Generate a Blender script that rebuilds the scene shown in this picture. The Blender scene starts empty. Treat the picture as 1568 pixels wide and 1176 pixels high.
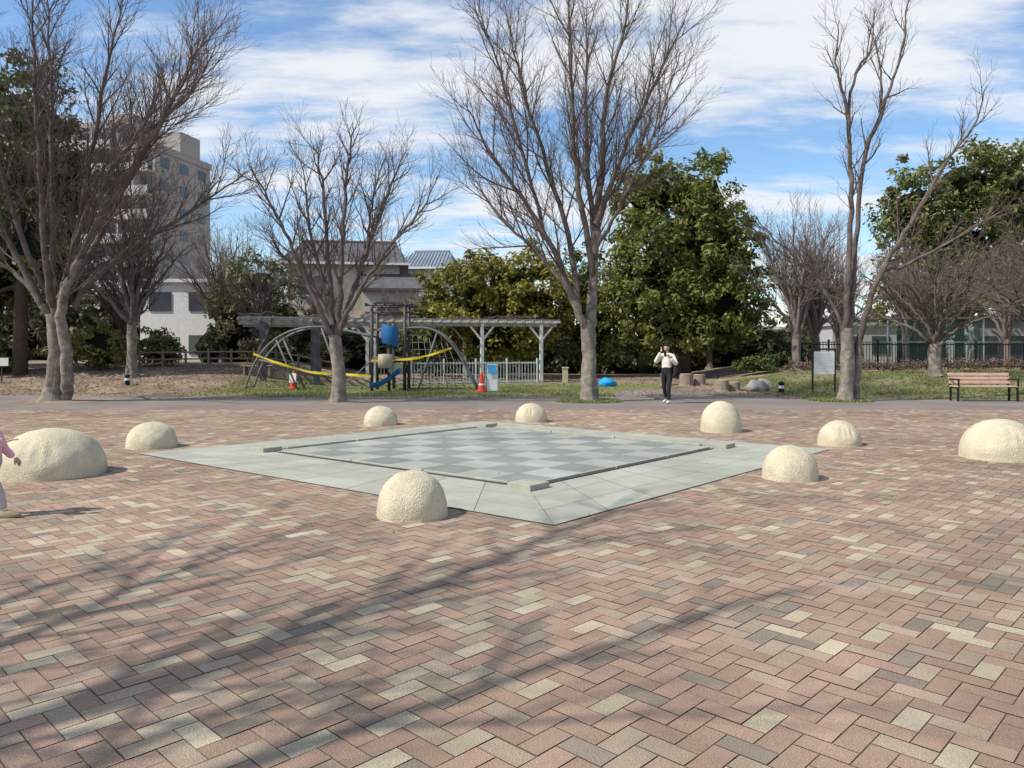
import bpy, math, random
import numpy as np
from mathutils import Vector, Matrix, noise
R = random.Random(7)
NR = np.random.default_rng(7)
scene = bpy.context.scene
COL = scene.collection

# ------------------------------------------------------------ materials
def newmat(name):
    m = bpy.data.materials.new(name); m.use_nodes = True
    nt = m.node_tree; b = nt.nodes['Principled BSDF']
    return m, nt, b
def mat(name, c, rough=0.8, var=0.25, scale=3.0, bump=0.0, bscale=40.0, c2=None, metal=0.0, detail=6, attr=None, spec=0.15, fine=0.0, stain=0.0):
    m, nt, b = newmat(name); N = nt.nodes; L = nt.links
    b.inputs['Roughness'].default_value = rough
    b.inputs['Metallic'].default_value = metal
    b.inputs['Specular IOR Level'].default_value = spec
    tc = N.new('ShaderNodeTexCoord')
    nz = N.new('ShaderNodeTexNoise'); nz.inputs['Scale'].default_value = scale; nz.inputs['Detail'].default_value = detail
    nz.inputs['Roughness'].default_value = 0.62
    L.new(tc.outputs['Object'], nz.inputs['Vector'])
    rp = N.new('ShaderNodeValToRGB'); L.new(nz.outputs['Fac'], rp.inputs['Fac'])
    rp.color_ramp.elements[0].position = 0.32; rp.color_ramp.elements[1].position = 0.68
    def mul(a, b_):
        mx = N.new('ShaderNodeMix'); mx.data_type = 'RGBA'; mx.blend_type = 'MULTIPLY'; mx.inputs[0].default_value = 1
        L.new(a, mx.inputs[6]); L.new(b_, mx.inputs[7]); return mx.outputs[2]
    if attr:
        rp.color_ramp.elements[0].color = (1-var, 1-var, 1-var, 1); rp.color_ramp.elements[1].color = (1+var, 1+var, 1+var, 1)
        at = N.new('ShaderNodeAttribute'); at.attribute_name = attr
        out = mul(at.outputs['Color'], rp.outputs['Color'])
    else:
        if c2 is None: c2 = tuple(x*(1-var) for x in c); c1 = tuple(min(1, x*(1+var)) for x in c)
        else: c1 = c
        rp.color_ramp.elements[0].color = (*c2, 1); rp.color_ramp.elements[1].color = (*c1, 1)
        out = rp.outputs['Color']
    if fine > 0:
        n2 = N.new('ShaderNodeTexNoise'); n2.inputs['Scale'].default_value = bscale*1.5; n2.inputs['Detail'].default_value = 3
        L.new(tc.outputs['Object'], n2.inputs['Vector'])
        mr = N.new('ShaderNodeMapRange'); mr.inputs[1].default_value = .3; mr.inputs[2].default_value = .7
        mr.inputs[3].default_value = 1-fine; mr.inputs[4].default_value = 1+fine
        L.new(n2.outputs['Fac'], mr.inputs[0]); out = mul(out, mr.outputs[0])
    if stain > 0:
        n4 = N.new('ShaderNodeTexNoise'); n4.inputs['Scale'].default_value = .33; n4.inputs['Detail'].default_value = 8; n4.inputs['Roughness'].default_value=.7
        L.new(tc.outputs['Object'], n4.inputs['Vector'])
        r4 = N.new('ShaderNodeValToRGB'); r4.color_ramp.elements[0].position=.38; r4.color_ramp.elements[1].position=.58
        r4.color_ramp.elements[0].color=(1-stain,1-stain*.9,1-stain*.95,1); r4.color_ramp.elements[1].color=(1,1,1,1)
        L.new(n4.outputs['Fac'], r4.inputs['Fac']); out = mul(out, r4.outputs['Color'])
    L.new(out, b.inputs['Base Color'])
    if bump > 0:
        n3 = N.new('ShaderNodeTexNoise'); n3.inputs['Scale'].default_value = bscale; n3.inputs['Detail'].default_value = 5
        L.new(tc.outputs['Object'], n3.inputs['Vector'])
        bp = N.new('ShaderNodeBump'); bp.inputs['Strength'].default_value = bump; bp.inputs['Distance'].default_value = 0.02
        L.new(n3.outputs['Fac'], bp.inputs['Height']); L.new(bp.outputs['Normal'], b.inputs['Normal'])
    return m
def leafmat(name, trans=0.3):
    m, nt, b = newmat(name); N = nt.nodes; L = nt.links
    at = N.new('ShaderNodeAttribute'); at.attribute_name = 'Col'
    L.new(at.outputs['Color'], b.inputs['Base Color']); b.inputs['Roughness'].default_value = .5
    b.inputs['Specular IOR Level'].default_value = .35
    tr = N.new('ShaderNodeBsdfTranslucent'); L.new(at.outputs['Color'], tr.inputs['Color'])
    ms = N.new('ShaderNodeMixShader'); ms.inputs[0].default_value = trans
    L.new(b.outputs[0], ms.inputs[1]); L.new(tr.outputs[0], ms.inputs[2])
    L.new(ms.outputs[0], N['Material Output'].inputs[0])
    return m

M_brick = mat('brick_paver', (1,1,1), .9, .17, 1.1, .45, 150, attr='Col', fine=.28, spec=.1, stain=.18)
M_joint = mat('paver_joint_sand', (.15,.12,.09), .95, .3, 8)
M_conc = mat('concrete_paving', (.36,.375,.33), .9, .12, 1.6, .15, 90, attr='Col', fine=.12, spec=.05, stain=.14)
M_asph = mat('asphalt', (.225,.19,.165), .95, .17, .55, .3, 120, fine=.18, spec=.05)
M_dome = mat('dome_stone', (.59,.52,.37), .95, .15, 3.5, .8, 70, fine=.2, spec=.03)
M_bark = mat('bark', (.33,.285,.235), .95, .3, 5, .8, 25, c2=(.13,.105,.085), fine=.2)
M_limb = mat('limb_bark', (.19,.155,.13), .95, .3, 4, .5, 25, c2=(.08,.064,.055))
M_twig = mat('twig_bark', (.135,.10,.085), .95, .2, 3)
M_twigd = mat('twig_bark_dark', (.10,.08,.07), .95, .2, 3)
M_twigl = mat('twig_bark_pale', (.20,.16,.14), .95, .2, 3)
M_leaf = leafmat('leaf')
M_core = mat('painted_shade_core', (.012,.017,.007), 1, .4, 2)  # near-black, paints the shade deep inside crowns and hedges
M_white = mat('white_paint', (.74,.74,.71), .5, .06, 4)
M_metal = mat('dark_steel', (.085,.08,.075), .5, .2, 6, metal=.3)
M_gal = mat('galvanised_steel', (.30,.31,.31), .45, .12, 6, metal=.4)
M_wood = mat('weathered_wood', (.27,.21,.16), .85, .25, 6, .3, 30)
M_bench = mat('bench_wood', (.52,.34,.26), .6, .15, 5)
M_black = mat('black_metal', (.02,.02,.02), .5, .1, 5)
M_blue = mat('blue_plastic', (.03,.14,.36), .4, .1, 3)
M_lblue = mat('light_blue_print', (.10,.42,.72), .5, .08, 3)
M_red = mat('cone_red', (.66,.07,.035), .5, .1, 4)
M_yel = mat('yellow_tape', (.78,.62,.05), .5, .05, 4)
M_beige = mat('beige_plastic', (.48,.42,.28), .6, .1, 4)
M_stone = mat('boulder_stone', (.27,.26,.24), .9, .25, 4, .6, 20)
M_glass = mat('window_glass', (.07,.085,.10), .15, .2, .6, spec=.6)
M_skin = mat('skin', (.55,.36,.27), .6, .04, 5)
M_hair = mat('hair', (.018,.014,.012), .6, .2, 30)
M_cream = mat('cream_cloth', (.74,.69,.59), .9, .06, 8, .3, 30)
M_bcloth = mat('black_cloth', (.028,.028,.032), .9, .1, 8)
M_pink = mat('pink_cloth', (.76,.42,.46), .9, .08, 8, .3, 30)
M_gcloth = mat('grey_cloth', (.46,.38,.38), .9, .08, 8)
M_shoe = mat('white_shoe', (.65,.63,.58), .7, .05, 8)
M_bshoe = mat('khaki_shoe', (.25,.22,.14), .7, .1, 8)

# ------------------------------------------------------------ geometry helpers
def mkobj(name, V, F, mats, parent=None, smooth=False, midx=None, loc=None, rot=None):
    me = bpy.data.meshes.new(name); me.from_pydata([tuple(v) for v in V], [], F)
    for m in (mats if isinstance(mats, (list, tuple)) else [mats]): me.materials.append(m)
    if midx is not None: me.polygons.foreach_set('material_index', midx)
    if smooth: me.polygons.foreach_set('use_smooth', [True]*len(F))
    me.update()
    o = bpy.data.objects.new(name, me); COL.objects.link(o)
    if parent: o.parent = parent
    if loc: o.location = loc
    if rot: o.rotation_euler = rot
    return o
def empty(name, loc=(0,0,0), rz=0):
    e = bpy.data.objects.new(name, None); COL.objects.link(e); e.location = loc; e.rotation_euler = (0,0,rz)
    e.empty_display_size = .2
    return e
class G:
    def __init__(s): s.V=[]; s.F=[]; s.M=[]
    def add(s, V, F, m=0):
        o=len(s.V); s.V += [tuple(v) for v in V]; s.F += [tuple(i+o for i in f) for f in F]; s.M += [m]*len(F)
    def box(s, c, d, m=0, rz=0, rx=0, ry=0):
        x,y,z = d[0]/2, d[1]/2, d[2]/2
        mt = Matrix.Rotation(rz,3,'Z') @ Matrix.Rotation(ry,3,'Y') @ Matrix.Rotation(rx,3,'X')
        P=[(-x,-y,-z),(x,-y,-z),(x,y,-z),(-x,y,-z),(-x,-y,z),(x,-y,z),(x,y,z),(-x,y,z)]
        P=[mt@Vector(p)+Vector(c) for p in P]
        s.add(P, [(0,3,2,1),(4,5,6,7),(0,1,5,4),(1,2,6,5),(2,3,7,6),(3,0,4,7)], m)
    def tube(s, path, rad, n=8, m=0, cap=True):
        path=[Vector(p) for p in path]
        if not isinstance(rad,(list,tuple)): rad=[rad]*len(path)
        o=len(s.V); k=len(path); ref=None
        for i in range(k):
            t = (path[min(i+1,k-1)]-path[max(i-1,0)])
            if t.length<1e-9: t=Vector((0,0,1))
            t.normalize()
            if ref is None:
                ref = t.cross(Vector((0.13,1,0.07)))
                if ref.length<.1: ref=t.cross(Vector((1,0,0)))
            ref = (ref - t*ref.dot(t)); ref.normalize(); b = t.cross(ref); r=rad[i]; p=path[i]
            for j in range(n):
                a=2*math.pi*j/n; q=p+ref*(math.cos(a)*r)+b*(math.sin(a)*r); s.V.append((q.x,q.y,q.z))
        for i in range(k-1):
            mm = m[i] if isinstance(m,list) else m
            for j in range(n):
                a=o+i*n+j; b2=o+i*n+(j+1)%n
                s.F.append((a,b2,b2+n,a+n)); s.M.append(mm)
        if cap:
            mm = m[0] if isinstance(m,list) else m
            s.F.append(tuple(o+j for j in range(n))[::-1]); s.M.append(mm)
            s.F.append(tuple(o+(k-1)*n+j for j in range(n))); s.M.append(mm)
    def lathe(s, prof, n=24, c=(0,0,0), m=0):
        o=len(s.V)
        for r,z in prof:
            for j in range(n):
                a=2*math.pi*j/n; s.V.append((c[0]+r*math.cos(a), c[1]+r*math.sin(a), c[2]+z))
        for i in range(len(prof)-1):
            for j in range(n):
                s.F.append((o+i*n+j,o+i*n+(j+1)%n,o+(i+1)*n+(j+1)%n,o+(i+1)*n+j)); s.M.append(m)
        s.F.append(tuple(o+(len(prof)-1)*n+j for j in range(n))); s.M.append(m)
    def ell(s, c, r, m=0, nu=14, nv=9, fn=None, rot=None):
        o=len(s.V)
        for i in range(nv+1):
            th=math.pi*i/nv
            for j in range(nu):
                a=2*math.pi*j/nu
                v=Vector((math.sin(th)*math.cos(a), math.sin(th)*math.sin(a), math.cos(th)))
                if fn: v=fn(v)
                v=Vector((v.x*r[0],v.y*r[1],v.z*r[2]))
                if rot: v=rot@v
                s.V.append((c[0]+v.x,c[1]+v.y,c[2]+v.z))
        for i in range(nv):
            for j in range(nu):
                s.F.append((o+i*nu+j,o+(i+1)*nu+j,o+(i+1)*nu+(j+1)%nu,o+i*nu+(j+1)%nu)); s.M.append(m)
    def obj(s, name, mats, parent=None, smooth=False, loc=None, rot=None, bevel=0):
        o=mkobj(name,s.V,s.F,mats,parent,smooth,s.M,loc,rot)
        if bevel:
            b=o.modifiers.new('bev','BEVEL'); b.width=bevel; b.segments=2; b.limit_method='ANGLE'
        return o
def quadmesh(name, V, cols, m, parent=None):
    V=np.asarray(V,dtype=np.float32).reshape(-1,3); n=len(V)//4
    me=bpy.data.meshes.new(name); me.vertices.add(n*4); me.vertices.foreach_set('co',V.ravel())
    me.loops.add(n*4); me.loops.foreach_set('vertex_index',np.arange(n*4,dtype=np.int32))
    me.polygons.add(n); me.polygons.foreach_set('loop_start',np.arange(0,n*4,4,dtype=np.int32))
    me.update(calc_edges=True); me.validate()
    a=me.attributes.new('Col','FLOAT_COLOR','FACE')
    c=np.ones((n,4),dtype=np.float32); c[:,:3]=cols; a.data.foreach_set('color',c.ravel())
    me.materials.append(m)
    o=bpy.data.objects.new(name,me); COL.objects.link(o)
    if parent: o.parent=parent
    return o
def sst(a,b,x):
    t=max(0,min(1,(x-a)/(b-a))); return t*t*(3-2*t)
def H(x,y):
    h = .75*sst(25,35,y)*sst(-7,-11,x) + .15*sst(30,36,y)*(1-sst(-7,-11,x))*(1-sst(7,10,x)) + .55*sst(22.8,30,y)*sst(7.4,12,x)
    if y>24: h += .06*noise.noise(Vector((x*.3,y*.3,0)))*sst(24,28,y)*(1 if (x<2 or x>9) else sst(29,31,y))
    return h

# ------------------------------------------------------------ ground
xs=[-700,-350,-180,-100,-70,-50]+[ -42+.8*i for i in range(106)]+[50,70,100,180,350,700]
ys=[-300,-100,-40,0,12,20]+[21+.6*i for i in range(60)]+[60,70,90,130,250,450,900]
V=[];F=[];gr=[]
for y in ys:
    for x in xs:
        V.append((x,y,H(x,y)))
        g = .85*sst(23,24.5,y)*(1-sst(31,34,y))*sst(-12,-9,x)*(1-sst(5,8,x))
        g = max(g, .68*sst(8,9,x)*(1-sst(30,36,y)), .3*sst(35,45,y))
        gr.append(g)
nx=len(xs)
for j in range(len(ys)-1):
    for i in range(nx-1): F.append((j*nx+i,j*nx+i+1,(j+1)*nx+i+1,(j+1)*nx+i))
mg,nt,b=newmat('earth_and_grass'); N=nt.nodes;L=nt.links
tc=N.new('ShaderNodeTexCoord'); at=N.new('ShaderNodeAttribute'); at.attribute_name='grassy'
def nz(scale,det=6):
    n=N.new('ShaderNodeTexNoise'); n.inputs['Scale'].default_value=scale; n.inputs['Detail'].default_value=det; n.inputs['Roughness'].default_value=.65; L.new(tc.outputs['Object'],n.inputs['Vector']); return n
def ramp(src,c0,c1,p0=.35,p1=.65):
    r=N.new('ShaderNodeValToRGB'); r.color_ramp.elements[0].color=(*c0,1); r.color_ramp.elements[1].color=(*c1,1)
    r.color_ramp.elements[0].position=p0; r.color_ramp.elements[1].position=p1; L.new(src,r.inputs['Fac']); return r
n1=nz(.9,8); n2=nz(6,6); n3=nz(1.4,8)
e=ramp(n1.outputs['Fac'],(.16,.115,.08),(.35,.27,.19)); g=ramp(n2.outputs['Fac'],(.12,.145,.055),(.24,.25,.105))
ad=N.new('ShaderNodeMath'); ad.operation='ADD'; L.new(at.outputs['Fac'],ad.inputs[0]); L.new(n3.outputs['Fac'],ad.inputs[1])
mr=N.new('ShaderNodeMapRange'); mr.inputs[1].default_value=.95; mr.inputs[2].default_value=1.25; L.new(ad.outputs[0],mr.inputs[0])
mx=N.new('ShaderNodeMix'); mx.data_type='RGBA'; L.new(mr.outputs[0],mx.inputs[0]); L.new(e.outputs[0],mx.inputs[6]); L.new(g.outputs[0],mx.inputs[7])
L.new(mx.outputs[2],b.inputs['Base Color']); b.inputs['Roughness'].default_value=.95; b.inputs['Specular IOR Level'].default_value=.1
bp=N.new('ShaderNodeBump'); bp.inputs['Strength'].default_value=.9; bp.inputs['Distance'].default_value=.05; L.new(nz(9,6).outputs['Fac'],bp.inputs['Height']); L.new(bp.outputs[0],b.inputs['Normal'])
gnd=mkobj('ground',V,F,mg,smooth=True)
a=gnd.data.attributes.new('grassy','FLOAT','POINT'); a.data.foreach_set('value',gr)

edge=[(-60,24),(-16,24.5),(-11,23.8),(-5,23.2),(0,23.4),(3,24),(3.6,26.5),(5,28.5),(6.6,28),(7.2,24.7),(8.2,22.9),(12,22.3),(16,22.1),(60,22)]
E=[]
for (x0,y0),(x1,y1) in zip(edge[:-1],edge[1:]):
    k=max(2,int(abs(x1-x0)/.25))
    for i in range(k):
        t=i/k; x=x0+(x1-x0)*t; y=y0+(y1-y0)*t; E.append((x,y+.35*noise.noise(Vector((x*.9,y,3)))+.14*noise.noise(Vector((x*4,y,3)))))
E.append(edge[-1])
V=[];F=[]
for i,(x,y) in enumerate(E): V += [(x,-30,.004),(x,y,.004+ (max(0,H(x,y))))]
for i in range(len(E)-1): F.append((2*i,2*i+2,2*i+3,2*i+1))
mkobj('asphalt_path',V,F,M_asph)

# herringbone brick paving
mkobj('paving_base',[(-19,-2,.008),(19,-2,.008),(19,18.6,.008),(-19,18.6,.008)],[(0,1,2,3)],M_joint)
w=.105; th=math.radians(46); ca,sa=math.cos(th),math.sin(th); gap=.0028
Q=[];C=[]
n=int(27/w)
for i in range(-n,n):
    for j in range(-n,n):
        k=(i-j)%4
        if k==0: a0,b0,a1,b1=i,j,i+2,j+1
        elif k==3: a0,b0,a1,b1=i,j,i+1,j+2
        else: continue
        cx=(a0+a1)/2*w; cy=(b0+b1)/2*w
        X=cx*ca-cy*sa; Y=cx*sa+cy*ca+8
        if not(-18.9<X<18.9 and -1.9<Y<18.55): continue
        z=.012+R.uniform(-.0012,.0012)
        tx=R.uniform(-.0008,.0008)
        for (u,v,s) in ((a0*w+gap,b0*w+gap,1),(a1*w-gap,b0*w+gap,-1),(a1*w-gap,b1*w-gap,-1),(a0*w+gap,b1*w-gap,1)):
            Q.append((u*ca-v*sa,u*sa+v*ca+8,z+tx*s))
        q=R.random()
        pl = .17 if k==0 else .04
        big=noise.noise(Vector((X*.25,Y*.25,5)))
        if q<pl: c=np.array((.47,.39,.275))*R.uniform(.82,1.1)
        elif q<pl+.11: c=np.array((.27,.215,.165))*R.uniform(.86,1.1)
        elif q<pl+.34: c=np.array((.38,.29,.21))*R.uniform(.88,1.08)
        else: c=np.array((.36,.245,.178))*R.uniform(.86,1.08)
        C.append(c*(1+.14*big))
quadmesh('brick_paving',Q,np.array(C),M_brick)

# ------------------------------------------------------------ chessboard plaza
OUT=[(.35,6.43),(4.64,11.25),(-.58,15.6),(-5.24,10.8)]
INN=[(.17,8.2),(3.08,11.5),(-.5,14.5),(-3.5,11.1)]
def bil(Cn,u,v):
    a,b_,c,d=[Vector(p) for p in Cn]
    return a*(1-u)*(1-v)+b_*u*(1-v)+c*u*v+d*(1-u)*v
Q=[];C=[]
def slab(pts,z,col,shr=.006):
    c=sum(pts,Vector((0,0)))/4
    for p in pts:
        d=(c-p); d.normalize(); q=p+d*shr; Q.append((q.x,q.y,z))
    C.append(col)
pl=empty('chessboard_plaza')
mkobj('plaza_base',[(p[0],p[1],.018) for p in OUT],[(0,1,2,3)],mat('plaza_joint',(.20,.19,.16),.95,.2,5),pl)
def ring(k,t):
    return Vector(OUT[k]).lerp(Vector(INN[k]),t)
for k in range(4):
    k2=(k+1)%4
    for (t0,t1) in ((0,.34),(.34,.68),(.68,.97)):
        o0,o1,i0,i1=ring(k,t0),ring(k2,t0),ring(k,t1),ring(k2,t1)
        m_=8
        for s in range(m_):
            u0,u1=s/m_,(s+1)/m_
            f=R.uniform(.93,1.05)
            slab([o0.lerp(o1,u0),o0.lerp(o1,u1),i0.lerp(i1,u1),i0.lerp(i1,u0)],.022,np.array((.385,.385,.315))*f,.005)
slab([Vector(p) for p in INN],.0215,np.array((.34,.35,.295)))
lo,hi=.02,.98
for i in range(8):
    for j in range(8):
        u0=lo+(hi-lo)*i/8;u1=lo+(hi-lo)*(i+1)/8;v0=lo+(hi-lo)*j/8;v1=lo+(hi-lo)*(j+1)/8
        d=(i+j)%2==0
        c=np.array((.245,.258,.238)) if d else np.array((.355,.365,.318))
        slab([bil(INN,u0,v0),bil(INN,u1,v0),bil(INN,u1,v1),bil(INN,u0,v1)],.026,c*R.uniform(.93,1.07),.003)
quadmesh('slabs',Q,np.array(C),M_conc,pl)
g=G(); gd=G()
for k in range(4):
    a=Vector(INN[k]);b_=Vector(INN[(k+1)%4]); d=(b_-a); Ln=d.length; d.normalize(); ang=math.atan2(d.y,d.x); nd=Vector((-d.y,d.x))
    for (t0,t1) in ((.06,.38),(.385,.66),(.665,.94)):
        c=a.lerp(b_,(t0+t1)/2)+nd*.02; g.box((c.x,c.y,.035),(Ln*(t1-t0),.04,.030),0,ang)
        c=c-nd*.048; gd.box((c.x,c.y,.025),(Ln*(t1-t0),.05,.012),0,ang)
for k in range(4):
    a=Vector(INN[k]); o_=(a-Vector((-.2,11.3))).normalized(); d=(Vector(INN[(k+1)%4])-a).normalized(); ang=math.atan2(d.y,d.x)
    c=a+o_*.04; g.box((c.x,c.y,.05),(.32,.32,.065),0,ang)
g.obj('kerb_strips',mat('kerb_stone',(.36,.35,.28),.9,.15,6,.3,40),pl,bevel=.006)
gd.obj('painted_gap_shade',mat('gap_shade_paint',(.07,.065,.055),.9,.2,6),pl)  # dark strips laid along the kerb, painting in the shadow line of a gap

# ------------------------------------------------------------ stone domes
def dome(x,y,r,h,seed,notch=0):
    V=[];F=[];nu=72;nv=28
    for i in range(nv+1):
        t=i/nv
        hb=.16*h
        if t<.15: rr=r*(1-.02*t); z=hb*t/.15
        else:
            a=(t-.15)/.85*math.pi/2; rr=r*.995*math.cos(a)**.97; z=hb+(h-hb)*math.sin(a)
        if i==0: z=-.02
        for j in range(nu):
            b_=2*math.pi*j/nu; p=Vector((rr*math.cos(b_),rr*math.sin(b_),z))
            nn=noise.noise(p*4+Vector((seed*7,0,0)))*.012+noise.noise(p*14+Vector((seed,3,0)))*.004+noise.noise(p*34+Vector((seed,3,0)))*.003
            if notch and i>2:
                for q in range(notch):
                    an=-1.85+q*.27; zc=h*.55
                    dd=((b_-math.pi*2-an+math.pi)%(2*math.pi)-math.pi)
                    nn-=.026*math.exp(-(dd/.07)**2-((z-zc)/(.17*h))**2)
            p=p*(1+nn/max(.2,r)); p.z=max(p.z,-.02) if i else -.02
            V.append((p.x,p.y,p.z))
    for i in range(nv):
        for j in range(nu): F.append((i*nu+j,i*nu+(j+1)%nu,(i+1)*nu+(j+1)%nu,(i+1)*nu+j))
    mkobj('stone_dome',V,F,M_dome,smooth=True,loc=(x,y,.012))
for i,(x,y,r,h,nn) in enumerate([(-5.45,9.1,.585,.545,4),(-5.43,11.6,.36,.38,0),(-2.56,15.0,.33,.36,0),(.39,15.7,.32,.37,2),(3.75,13.8,.363,.54,0),
    (5.06,11.9,.32,.37,3),(6.63,10.45,.49,.525,3),(3.18,8.8,.31,.375,0),(-.89,6.85,.315,.39,0)]): dome(x,y,r,h,i+1,nn)

# ------------------------------------------------------------ bare trees
UP=Vector((0,0,1))
def rvec(): return Vector((R.gauss(0,1),R.gauss(0,1),R.gauss(0,1))).normalized()
def smooth_path(P,sub=4,jit=.03):
    P=[Vector(p) for p in P]; out=[]
    for i in range(len(P)-1):
        p0=P[max(i-1,0)];p1=P[i];p2=P[i+1];p3=P[min(i+2,len(P)-1)]
        for s in range(sub):
            t=s/sub
            q=.5*((2*p1)+(p2-p0)*t+(2*p0-5*p1+4*p2-p3)*t*t+(3*p1-p0-3*p2+p3)*t**3)
            out.append(q+rvec()*jit)
    out.append(P[-1]); return out
def spawn(g,path,rad,lvl,cfg):
    if lvl>cfg['max']: return
    sp=cfg['sp'][lvl]; Lm=cfg['len'][lvl]; start=cfg['start'].get(lvl,.15)
    tot=sum((path[i+1]-path[i]).length for i in range(len(path)-1)); s=0; nxt=tot*start; az=R.uniform(0,6)
    for i in range(len(path)-1):
        seg=path[i+1]-path[i]; l=seg.length
        if l<1e-6: continue
        t=seg/l
        while nxt<=s+l:
            f=(nxt-s)/l; p=path[i].lerp(path[i+1],f); r=rad[i]*(1-f)+rad[i+1]*f; fr=nxt/tot
            az+=2.4+R.uniform(-.5,.5)
            ax=t.orthogonal().normalized(); ax=Matrix.Rotation(az,3,t)@ax
            an=R.uniform(cfg['ang'][0],cfg['ang'][1]); d=(t*math.cos(an)+ax*math.sin(an)).normalized()
            if d.z<-.05: d.z*=-.3; d.normalize()
            Lc=Lm*R.uniform(.5,1.25)*(1-.45*fr)
            grow(g,p,d,Lc,min(r*.75,cfg['r'][lvl]*R.uniform(.7,1.2)),lvl,cfg)
            nxt+=sp*R.uniform(.6,1.4)
        s+=l
def grow(g,p,d,Ln,r,lvl,cfg):
    ns={2:7,3:5,4:3,5:2}[lvl]; path=[p]; rad=[r]; q=p.copy()
    for i in range(ns):
        d=(d+rvec()*cfg['wob']+UP*cfg['trop']).normalized(); q=q+d*(Ln/ns); path.append(q.copy()); rad.append(max(.0034*cfg['tw'],r*(1-.78*(i+1)/ns)))
    g.tube(path,rad,{2:5,3:3}.get(lvl,3),2 if r>.03 else 1,False)
    spawn(g,path,rad,lvl+1,cfg)
DEF=dict(max=4,sp={2:.29,3:.19,4:.145},len={2:2.5,3:1.15,4:.55},r={2:.028,3:.012,4:.0066},start={2:.25,3:.18,4:.12},wob=.12,trop=.08,tw=1.0,ang=(.34,.76))
def bare_tree(loc,trunk,limbs,cfg=None,mats=None,name='bare_tree',rz=0,r0=.24,thin=.85):
    c=dict(DEF); 
    if cfg: c.update(cfg)
    g=G()
    tp=smooth_path([(a,b_,z) for a,b_,z in trunk],5,.012); k=len(tp)
    rad=[r0*(1.0-.22*i/(k-1))*(1+.5*math.exp(-i*.9)) for i in range(k)]
    sd_=R.uniform(0,40); nn_=20
    g.tube(tp,rad,nn_,0,False)
    for i in range(len(g.V)):
        v=Vector(g.V[i]); cc=tp[(i//nn_)]; q=v-cc; f=1+.30*noise.noise(Vector((q.x*7+sd_,q.y*7,v.z*1.1)))+.10*noise.noise(v*9)
        g.V[i]=tuple(cc+q*f)
    for item in limbs:
        pts,rl=item
        rl*=thin
        lp=smooth_path(pts,5,.035); k=len(lp); rr=[rl*(1-i/(k-1))**.95+.010 for i in range(k)]
        g.tube(lp,rr,8,[0 if rr[i]>.105 else 2 for i in range(k)],False); spawn(g,lp,rr,2,c)
    return g.obj(name,mats or [M_bark,M_twig,M_limb],smooth=True,loc=(loc[0],loc[1],H(*loc)-.03),rot=(0,0,rz))
def L_(xz,y0,y1,r):
    k=len(xz); return ([(x,y0+(y1-y0)*i/(k-1),z) for i,(x,z) in enumerate(xz)],r)
bare_tree((2.15,21.5),[(0,0,0),(.02,0,.85),(-.04,0,1.9),(-.02,0,2.3)],[
 L_([(-.04,1.8),(-.2,2.3),(-.62,3.2),(-.95,4.1),(-1.85,5.6),(-2.8,6.9),(-3.4,8.1)],0,-.9,.15),
 L_([(.0,1.8),(.10,2.6),(.15,3.4),(.24,4.8),(.42,6.7),(.5,8.5),(1.05,10.7),(1.3,12.3)],0,.6,.19),
 L_([(-.3,2.5),(-.4,3.9),(-.95,6.1),(-1.5,7.9),(-2.0,9.8),(-2.4,11.7)],-.05,1.2,.10),
 L_([(.15,3.6),(-.3,5.8),(-.5,7.6),(-.6,9.8),(-.75,12.1)],.05,-1.5,.10),
 L_([(.24,5.0),(.9,6.9),(1.8,8.9),(2.5,10.3)],.2,-.8,.09),
 L_([(.2,4.0),(.05,6.7),(.05,9.4),(.15,12.1)],.1,2.0,.10),
 L_([(-.62,3.2),(-1.5,4.3),(-2.4,5.2),(-3.4,6.5)],-.2,.9,.07),
 L_([(.3,5.4),(.9,6.2),(1.5,7.2),(2.3,8.1)],.3,1.6,.06),
 L_([(.25,4.4),(.9,5.6),(1.7,7.4),(2.2,9.2)],-.2,-1.6,.06),
 L_([(-1.2,4.6),(-1.9,7.2),(-2.6,9.5),(-3.1,11)],.2,-.4,.06)],dict(start={2:.2,3:.15,4:.1}),r0=.225)
bare_tree((-4.76,21.0),[(0,0,0),(.02,0,1.0),(-.08,0,1.9)],[
 L_([(-.08,1.8),(-.3,2.2),(-.66,3.15),(-1.2,4.4),(-1.7,5.5),(-2.25,6.4)],0,-.7,.11),
 L_([(-.08,1.8),(-.2,2.6),(-.3,3.9),(-.48,5.5),(-.66,6.7),(-.85,7.3)],0,.8,.10),
 L_([(-.05,1.8),(.05,2.4),(.14,3.9),(.23,5.6),(.4,6.9),(.5,7.6)],0,-.3,.11),
 L_([(-.02,1.8),(.18,2.4),(.5,3.5),(1.03,5.1),(1.5,6.3),(1.8,7.1)],0,.6,.10),
 L_([(0,1.9),(.3,2.5),(.95,3.5),(1.65,4.4),(2.4,5.2),(2.8,6.0)],0,-.9,.09),
 L_([(-.15,2.1),(-.4,2.6),(-1,3.5),(-1.7,4.1),(-2.3,4.9)],0,1.1,.08),
 L_([(-.3,3.0),(-.8,4.4),(-1.1,5.8),(-1.3,6.9)],0,1.4,.06),
 L_([(.5,3.5),(.7,4.6),(.75,5.8),(1.0,7.0)],.3,1.5,.06)],
 dict(sp={2:.24,3:.17,4:.14},len={2:1.6,3:.85,4:.45},ang=(.36,.8)),r0=.195)
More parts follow.
